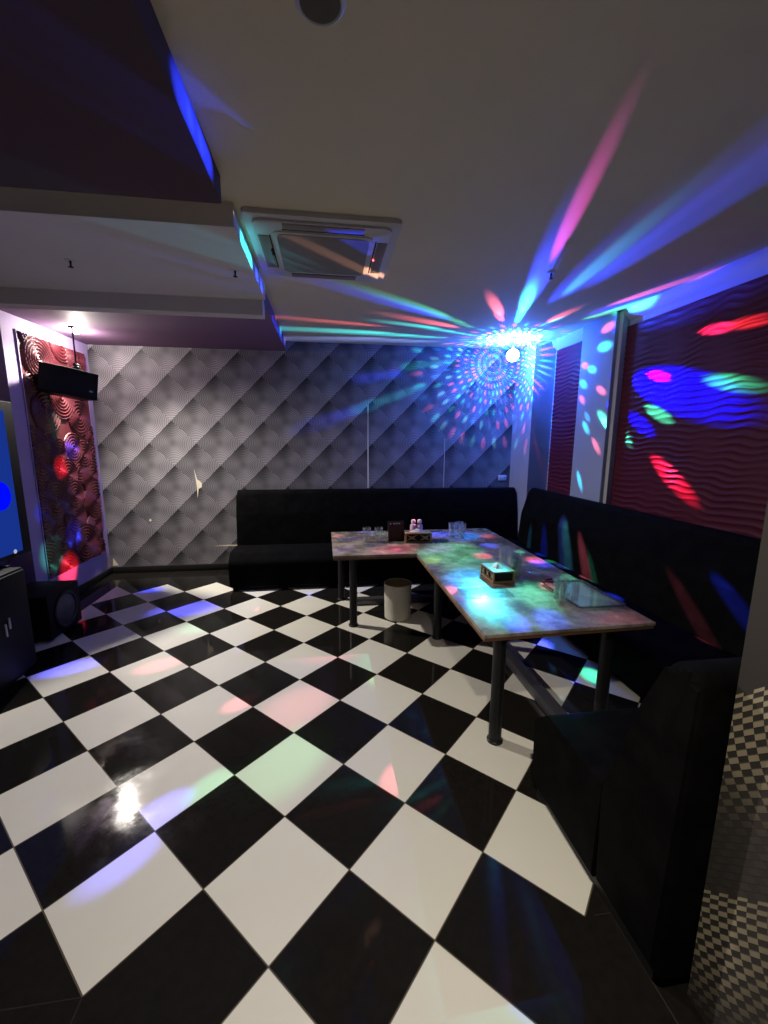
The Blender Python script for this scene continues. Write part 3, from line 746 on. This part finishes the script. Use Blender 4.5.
BEAMS = [
    (1.38,2.41,2.94, 0.90, 1,0.1,0.7, 31.4),
    (1.96,4.30,2.94, 2.30, 0.05,0.75,1, 2.78),
    (1.90,4.11,2.94, 2.30, 0.05,0.75,1, 5.44),
    (1.79,3.78,2.94, 2.30, 0.05,0.75,1, 13.1),
    (1.82,3.88,2.94, 2.30, 0.02,0.05,1, 11.3),
    (1.66,3.33,2.94, 2.30, 0.02,0.05,1, 35.6),
    (1.91,3.25,2.94, 2.30, 0.02,0.05,1, 15.5),
    (1.95,2.88,2.94, 2.30, 0.02,0.05,1, 24.6),
    (2.01,2.31,2.94, 2.30, 0.02,0.05,1, 38.8),
    (1.93,3.04,2.94, 1.77, 0.1,1,0.5, 7.79),
    (1.74,4.24,2.94, 2.30, 1,0.16,0.22, 3.58),
    (1.60,3.97,2.94, 2.30, 1,0.16,0.22, 8.09),
    (2.31,4.14,2.94, 3.17, 1,0.16,0.22, 4.01),
    (0.80,4.09,2.94, 2.80, 0.02,0.05,1, 25.7),
    (0.88,4.05,2.94, 2.30, 0.1,1,0.5, 7.93),
    (1.29,4.39,2.94, 2.30, 0.1,1,0.5, 2.62),
    (1.50,4.58,2.94, 2.30, 0.1,1,0.5, 1.18),
    (1.15,4.55,2.94, 3.19, 1,0.16,0.22, 7.84),
    (0.99,4.68,2.94, 2.41, 0.05,0.75,1, 10),
    (1.32,4.82,2.94, 2.41, 0.05,0.75,1, 4.09),
    (1.51,4.90,2.94, 2.41, 0.05,0.75,1, 2.07),
    (1.64,4.95,2.94, 2.41, 0.05,0.75,1, 1.2),
    (1.73,4.99,2.94, 2.41, 0.05,0.75,1, 0.776),
    (0.07,5.03,2.94, 2.30, 0.05,0.75,1, 31.6),
    (0.72,5.10,2.94, 2.30, 0.05,0.75,1, 12.2),
    (1.07,5.14,2.94, 2.30, 0.05,0.75,1, 5.68),
    (1.30,5.16,2.94, 2.30, 0.05,0.75,1, 3.12),
    (0.09,4.67,2.94, 1.61, 1,0.16,0.22, 18.5),
    (2.66,3.40,2.94, 1.65, 1,0.16,0.22, 17.2),
    (2.69,3.96,2.94, 2.30, 0.1,1,0.5, 5.3),
    (2.81,3.55,2.94, 2.30, 0.1,1,0.5, 13.1),
    (2.31,4.42,2.94, 2.30, 0.05,0.75,1, 1.12),
    (2.34,4.25,2.94, 2.30, 0.05,0.75,1, 2.22),
    (0.02,5.41,2.94, 2.30, 0.2,0.3,1, 22.7),
    (0.63,5.40,2.94, 2.30, 0.2,0.3,1, 10.4),
    (0.99,5.40,2.94, 2.30, 0.2,0.3,1, 5.2),
    (1.22,5.39,2.94, 2.30, 0.2,0.3,1, 3),
    (0.27,3.14,2.89, 0.96, 1,0.5,0.3, 35.9),
    (0.60,5.63,2.18, 2.30, 0.05,0.8,0.9, 4.51),
    (0.90,5.63,2.29, 2.30, 0.05,0.8,0.9, 2.69),
    (1.11,5.63,2.37, 2.30, 0.05,0.8,0.9, 1.75),
    (1.28,5.63,2.43, 2.30, 0.05,0.8,0.9, 1.22),
    (0.02,5.63,1.98, 2.30, 0.02,0.05,1, 10.4),
    (0.45,5.63,2.13, 2.30, 0.02,0.05,1, 5.73),
    (0.59,5.63,2.53, 2.36, 0.02,0.05,1, 8.12),
    (0.90,5.63,2.58, 2.36, 0.02,0.05,1, 4.78),
    (1.13,5.63,2.68, 2.41, 0.05,0.9,0.75, 2.24),
    (1.30,5.63,2.71, 2.41, 0.05,0.9,0.75, 1.56),
    (1.44,5.63,2.72, 2.41, 0.05,0.9,0.75, 1.14),
    (1.55,5.63,2.74, 2.41, 0.05,0.9,0.75, 0.868),
    (1.64,5.63,2.75, 2.41, 0.05,0.9,0.75, 0.688),
    (1.72,5.63,2.76, 2.41, 0.05,0.9,0.75, 0.565),
    (2.75,4.02,2.65, 2.45, 0.05,0.75,1, 7.2),
    (2.75,3.99,2.82, 2.16, 1,0.16,0.22, 6.82),
    (2.75,4.32,2.52, 2.27, 1,0.12,0.55, 2.88),
    (2.75,4.19,2.46, 2.15, 0.05,0.75,1, 5.28),
    (2.75,4.32,2.33, 2.44, 0.05,0.75,1, 4.15),
    (2.75,4.01,2.23, 1.63, 1,0.16,0.22, 8.52),
    (2.75,4.32,2.17, 1.85, 1,0.16,0.22, 4.93),
    (2.75,4.20,1.98, 1.39, 0.05,0.4,1, 7),
    (2.75,4.21,1.87, 1.54, 0.05,0.75,1, 10.3),
    (2.75,3.93,1.95, 1.80, 0.1,1,0.5, 12.3),
    (2.75,4.01,1.68, 1.27, 1,0.16,0.22, 17.7),
    (2.75,4.24,1.30, 1.11, 0.05,0.75,1, 22.5),
    (2.82,3.41,2.29, 1.20, 1,0,0.35, 175),
    (2.82,3.27,2.17, 4.28, 0,0,1, 303),
    (2.82,2.75,2.15, 1.24, 0.06,1,0.4, 78.5),
    (2.82,3.37,1.98, 1.39, 0.06,1,0.45, 96.7),
    (2.82,3.57,1.91, 1.85, 0,0,1, 173),
    (2.82,3.73,1.78, 1.23, 0.05,1,0.5, 70.3),
    (2.82,3.16,1.47, 1.62, 1,0.02,0.1, 200),
    (2.82,2.91,2.54, 0.90, 1,0.02,0.12, 185),
    (2.82,2.66,2.52, 0.91, 1,0.04,0.05, 102),
    (2.82,3.25,2.87, 6.00, 0.02,0.05,1, 20.5),
    (1.03,2.93,0.70, 2.64, 0.02,0.3,1, 25.1),
    (1.10,2.70,0.70, 2.70, 0.05,0.75,1, 11),
    (0.82,2.67,0.70, 0.90, 1,0.16,0.22, 28.2),
    (1.13,3.65,0.70, 6.00, 0.1,1,0.35, 7.8),
    (1.18,3.17,0.70, 4.69, 0.1,1,0.45, 5.68),
    (1.41,2.53,0.70, 2.69, 0.1,1,0.5, 14.6),
    (1.20,2.36,0.70, 4.58, 0.08,0.9,0.6, 9.53),
    (1.02,2.20,0.70, 1.41, 0.05,0.75,1, 17.8),
    (1.06,2.10,0.70, 1.06, 0.02,0.05,1, 70.3),
    (1.27,2.13,0.70, 1.48, 0.02,0.05,1, 54.7),
    (1.38,3.48,0.70, 1.67, 1,0.16,0.22, 17.4),
    (1.58,3.84,0.70, 2.16, 0.02,0.05,1, 13),
    (1.55,2.66,0.70, 0.98, 1,0.16,0.22, 31.8),
    (1.83,2.77,0.70, 1.69, 0.1,1,0.5, 12.7),
    (1.80,3.20,0.70, 2.02, 0.02,0.05,1, 28.2),
    (0.15,3.85,0.70, 1.70, 0.3,0.15,1, 13.8),
    (0.23,4.29,0.70, 1.80, 0.02,0.05,1, 11.4),
    (0.64,3.80,0.70, 3.74, 1,0.16,0.22, 9.42),
    (0.64,3.79,0.70, 0.90, 1,0.12,0.55, 31.5),
    (1.72,4.22,0.70, 2.40, 1,0.16,0.22, 6.06),
    (1.05,3.77,0.70, 2.74, 0.4,0.2,1, 8.46),
    (1.46,4.26,0.70, 4.67, 0.02,0.2,1, 16.5),
    (0.88,3.40,0.70, 1.54, 0.5,1,0.1, 9.03),
    (1.68,2.44,0.70, 2.34, 0.1,0.6,0.6, 11.5),
    (2.50,3.58,0.43, 1.43, 1,0.16,0.22, 265),
    (2.53,3.89,0.43, 1.69, 0.1,1,0.5, 90.2),
    (2.36,3.08,0.43, 1.54, 0.02,0.05,1, 358),
    (2.47,4.40,0.43, 1.92, 0.02,0.05,1, 180),
    (2.40,4.12,0.43, 1.50, 0.1,1,0.5, 99.4),
    (2.45,4.81,0.83, 1.18, 0.05,0.5,0.9, 78.7),
    (2.45,4.18,0.94, 2.52, 0.1,0.2,1, 131),
    (2.45,2.69,1.11, 0.90, 0.02,0.05,1, 358),
    (2.45,3.73,0.82, 0.90, 0.1,1,0.5, 95.2),
    (2.45,2.85,0.92, 0.90, 1,0.16,0.22, 106),
    (-2.06,4.93,0.00, 1.08, 0.02,0.05,1, 54.5),
    (-1.44,4.29,0.00, 2.29, 0.1,0.1,1, 51.4),
    (-0.65,4.22,0.00, 1.01, 1,0.16,0.22, 20.6),
    (-0.20,4.48,0.00, 1.72, 0.02,0.05,1, 19.6),
    (0.00,4.29,0.00, 0.92, 0.1,1,0.5, 12.1),
    (-1.95,3.23,0.00, 1.15, 0.1,0.1,1, 84.9),
    (-1.30,3.18,0.00, 1.09, 1,0.16,0.22, 31.9),
    (-0.59,2.62,0.00, 0.90, 1,0.16,0.22, 30.2),
    (-0.21,2.53,0.00, 2.28, 1,0.25,0.3, 10.1),
    (-0.24,2.07,0.00, 2.27, 0.25,1,0.4, 9.52),
    (-0.80,1.81,0.00, 0.90, 0.15,0.15,1, 57.7),
    (-0.60,1.94,0.00, 0.90, 0.2,1,0.5, 16.1),
    (-0.86,1.59,0.00, 0.90, 0.15,0.15,1, 47.7),
    (1.94,2.62,0.00, 1.26, 0.1,1,0.5, 24.9),
    (1.63,2.71,0.00, 1.62, 1,0.16,0.22, 19.6),
    (1.82,3.13,0.00, 1.39, 0.02,0.05,1, 28.9),
    (1.61,3.08,0.00, 1.08, 0.1,1,0.5, 12.2),
    (0.44,4.37,0.00, 1.22, 1,0.16,0.22, 15.3),
    (0.87,4.16,0.00, 3.55, 0.02,0.05,1, 18.2),
    (1.28,4.17,0.00, 1.71, 0.02,0.05,1, 14.2),
    (-1.15,3.86,0.00, 1.78, 0.1,1,0.5, 9.43),
    (-2.78,4.84,1.42, 1.17, 1,0.05,0.08, 78.4),
    (-2.78,5.07,1.61, 1.30, 0.02,0.05,1, 95.4),
    (-2.78,4.92,0.69, 1.38, 0.02,0.05,1, 89.2),
    (-2.78,4.77,0.32, 1.55, 1,0.05,0.08, 109),
    (-2.78,4.53,0.56, 1.58, 0.1,1,0.5, 16.2),
    (-2.78,4.87,1.84, 1.48, 0.1,1,0.5, 11.2),
    (-2.78,4.47,1.00, 0.96, 0.02,0.05,1, 10.7),
    (-0.47,1.75,2.88, 0.95, 0.02,0.05,1, 142),
    (-0.47,1.89,2.88, 0.95, 0.02,0.05,1, 131),
    (-0.47,2.03,2.88, 0.95, 0.02,0.05,1, 122),
    (-0.47,2.74,2.85, 0.95, 0.05,0.75,1, 36.1),
    (-0.47,2.88,2.85, 0.95, 0.05,0.75,1, 33.7),
    (-0.47,3.00,2.85, 0.95, 0.05,0.75,1, 31.5),
    (-0.47,3.25,2.85, 0.95, 0.02,0.05,1, 31.4),
    (-0.47,3.47,2.85, 0.95, 0.02,0.05,1, 28.3),
    (-0.47,4.34,2.85, 0.95, 0.02,0.05,1, 24.4),
    (-0.47,4.53,2.85, 0.95, 0.02,0.05,1, 23.4),
    (-0.47,4.71,2.85, 0.95, 0.02,0.05,1, 22.7),
    (-0.47,4.90,2.85, 0.95, 0.02,0.05,1, 22.3),
    (-0.47,5.08,2.85, 0.95, 0.02,0.05,1, 22.3),
]

def party_light():
    ld = bpy.data.lights.new('party_beams', 'POINT'); ld.energy = PARTY_W; ld.shadow_soft_size = .004
    ld.use_nodes = True
    nt = ld.node_tree; nt.nodes.clear(); t = NT(nt)
    out = t.n('ShaderNodeOutputLight'); em = t.n('ShaderNodeEmission')
    d = t.v('SCALE', t.n('ShaderNodeNewGeometry').outputs['Incoming'], DIRSIGN)
    acc = None
    for x, y, z, h, r, g, b, s in BEAMS:
        ax = (Vector((x, y, z)) - LX).normalized(); h = radians(h)
        w = t.ramp(t.v('DOT_PRODUCT', d, tuple(ax), out=1), cos(h * 1.32), cos(h * .3), 0, s * BEAM_K)
        c = t.v('SCALE', (r, g, b), w)
        acc = c if acc is None else t.v('ADD', acc, c)
    # the small facets: rows of dots thrown on the far wall, the corner column and the ceiling close by
    dx, dy, dz = t.xyz(d)
    def facets(polar, turn, st, sp, seed):
        th = t.m('ADD', t.m('DIVIDE', t.m('ARCCOSINE', polar), radians(st)), 50)
        it = t.m('FLOOR', th)
        ph = t.m('ADD', t.m('ADD', t.m('DIVIDE', turn, radians(sp)), 100.5), t.m('MULTIPLY', t.m('MODULO', it, 2), .5))
        ip = t.m('FLOOR', ph)
        a = t.m('ADD', t.m('FRACT', th), -.5); bb = t.m('ADD', t.m('FRACT', ph), -.5)
        dot = t.ramp(t.m('SQRT', t.m('ADD', t.m('MULTIPLY', a, a), t.m('MULTIPLY', t.m('MULTIPLY', bb, bb), 2.0))), .38, .16)
        wn = t.n('ShaderNodeTexWhiteNoise', noise_dimensions='2D'); t.put(wn.inputs['Vector'], t.comb(it, t.m('ADD', ip, seed), 0))
        f = wn.outputs['Value']
        col = t.mix(t.m('GREATER_THAN', f, .30), rgba((1, .14, .22)), rgba((.04, .85, .75)))
        col = t.mix(t.m('GREATER_THAN', f, .58), col, rgba((.03, .25, 1)))
        col = t.mix(t.m('GREATER_THAN', f, .82), col, rgba((.2, .8, 1)))
        return t.v('SCALE', col, dot)
    wall = facets(dy, t.m('ARCTAN2', dz, dx), 7.0, 8.6, 0)
    side = t.m('MAXIMUM', t.ramp(dy, .38, .55), t.m('MULTIPLY', t.m('GREATER_THAN', dx, .26), t.ramp(dy, .03, .09)))
    up = facets(dz, t.m('ARCTAN2', dy, dx), 7.5, 12.0, 37)
    acc = t.v('ADD', acc, t.v('SCALE', wall, t.m('MULTIPLY', side, LAT_K)))
    acc = t.v('ADD', acc, t.v('SCALE', up, t.m('MULTIPLY', t.ramp(dz, .22, .75), LAT_K * 2.2)))
    # blue spill of the lamp itself
    near = t.m('MAXIMUM', t.ramp(dy, -.3, .5, .38, 1), t.ramp(dx, .38, .6, .38, 1.5))
    acc = t.v('ADD', acc, t.v('SCALE', (.012, .11, 1.0), t.m('MULTIPLY', near, SPILL_K)))
    t.put(em.inputs[0], acc); em.inputs[1].default_value = 1.0
    t.put(out.inputs[0], em.outputs[0])
    o = bpy.data.objects.new('party_beams', ld); COL.objects.link(o); o.location = LX
PARTY_W, DIRSIGN, BEAM_K, LAT_K, SPILL_K = 60.0, 1.0, 1.0, 2.6, 2.2
party_light()

# ------------------------------------------------------------------ the two lit downlights and a dim room bounce
def spot(name, loc, energy, col, size, angle=170, blend=.6, target=(0, 0, -1)):
    ld = bpy.data.lights.new(name, 'SPOT'); ld.energy = energy; ld.color = col; ld.shadow_soft_size = size
    ld.spot_size = radians(angle); ld.spot_blend = blend
    o = bpy.data.objects.new(name, ld); COL.objects.link(o); o.location = loc
    o.rotation_euler = Vector(target).to_track_quat('-Z', 'Y').to_euler()
    return o
spot('lamp_left', (-2.535, 4.93, 2.765), 520, (1, .93, .83), .03, 140, .85, (.42, -.36, -.83))
pl = bpy.data.lights.new('lamp_left_glow', 'POINT'); pl.energy = 48; pl.color = (1, .88, .84); pl.shadow_soft_size = .03
plo = bpy.data.objects.new('lamp_left_glow', pl); COL.objects.link(plo); plo.location = (-2.535, 4.93, 2.772)
spot('lamp_entrance', (.25, .30, 2.915), 185, (1, .90, .74), .05, 118, .7)
wld = bpy.data.worlds.new('room_air'); S.world = wld; wld.use_nodes = True
wld.node_tree.nodes['Background'].inputs[0].default_value = (0, 0, 0, 1)

# ------------------------------------------------------------------ camera
cam = bpy.data.cameras.new('camera'); cam.sensor_fit = 'HORIZONTAL'; cam.sensor_width = 36.0
cam.lens = 36.0 * 417.28 / 768; cam.clip_start = .02
co = bpy.data.objects.new('camera', cam); COL.objects.link(co)
yaw, pit, rol = radians(7.869), radians(-9.738), radians(.339)
F = Vector((sin(yaw) * cos(pit), cos(yaw) * cos(pit), sin(pit))); R0 = Vector((cos(yaw), -sin(yaw), 0)); U0 = R0.cross(F)
R = R0 * cos(rol) + U0 * sin(rol); U = -R0 * sin(rol) + U0 * cos(rol)
co.matrix_world = Matrix(((R.x, U.x, -F.x, 0), (R.y, U.y, -F.y, 0), (R.z, U.z, -F.z, 1.7203), (0, 0, 0, 1)))
S.camera = co

S.view_settings.view_transform = 'Standard'; S.view_settings.look = 'None'
S.view_settings.exposure = 0.0; S.view_settings.gamma = 1.0; S.view_settings.use_curve_mapping = False
S.cycles.use_denoising = True
S.cycles.max_bounces = 8; S.cycles.diffuse_bounces = 4; S.cycles.transmission_bounces = 8; S.cycles.transparent_max_bounces = 8
S.cycles.caustics_reflective = False; S.cycles.caustics_refractive = False
S.cycles.sample_clamp_indirect = 6.0
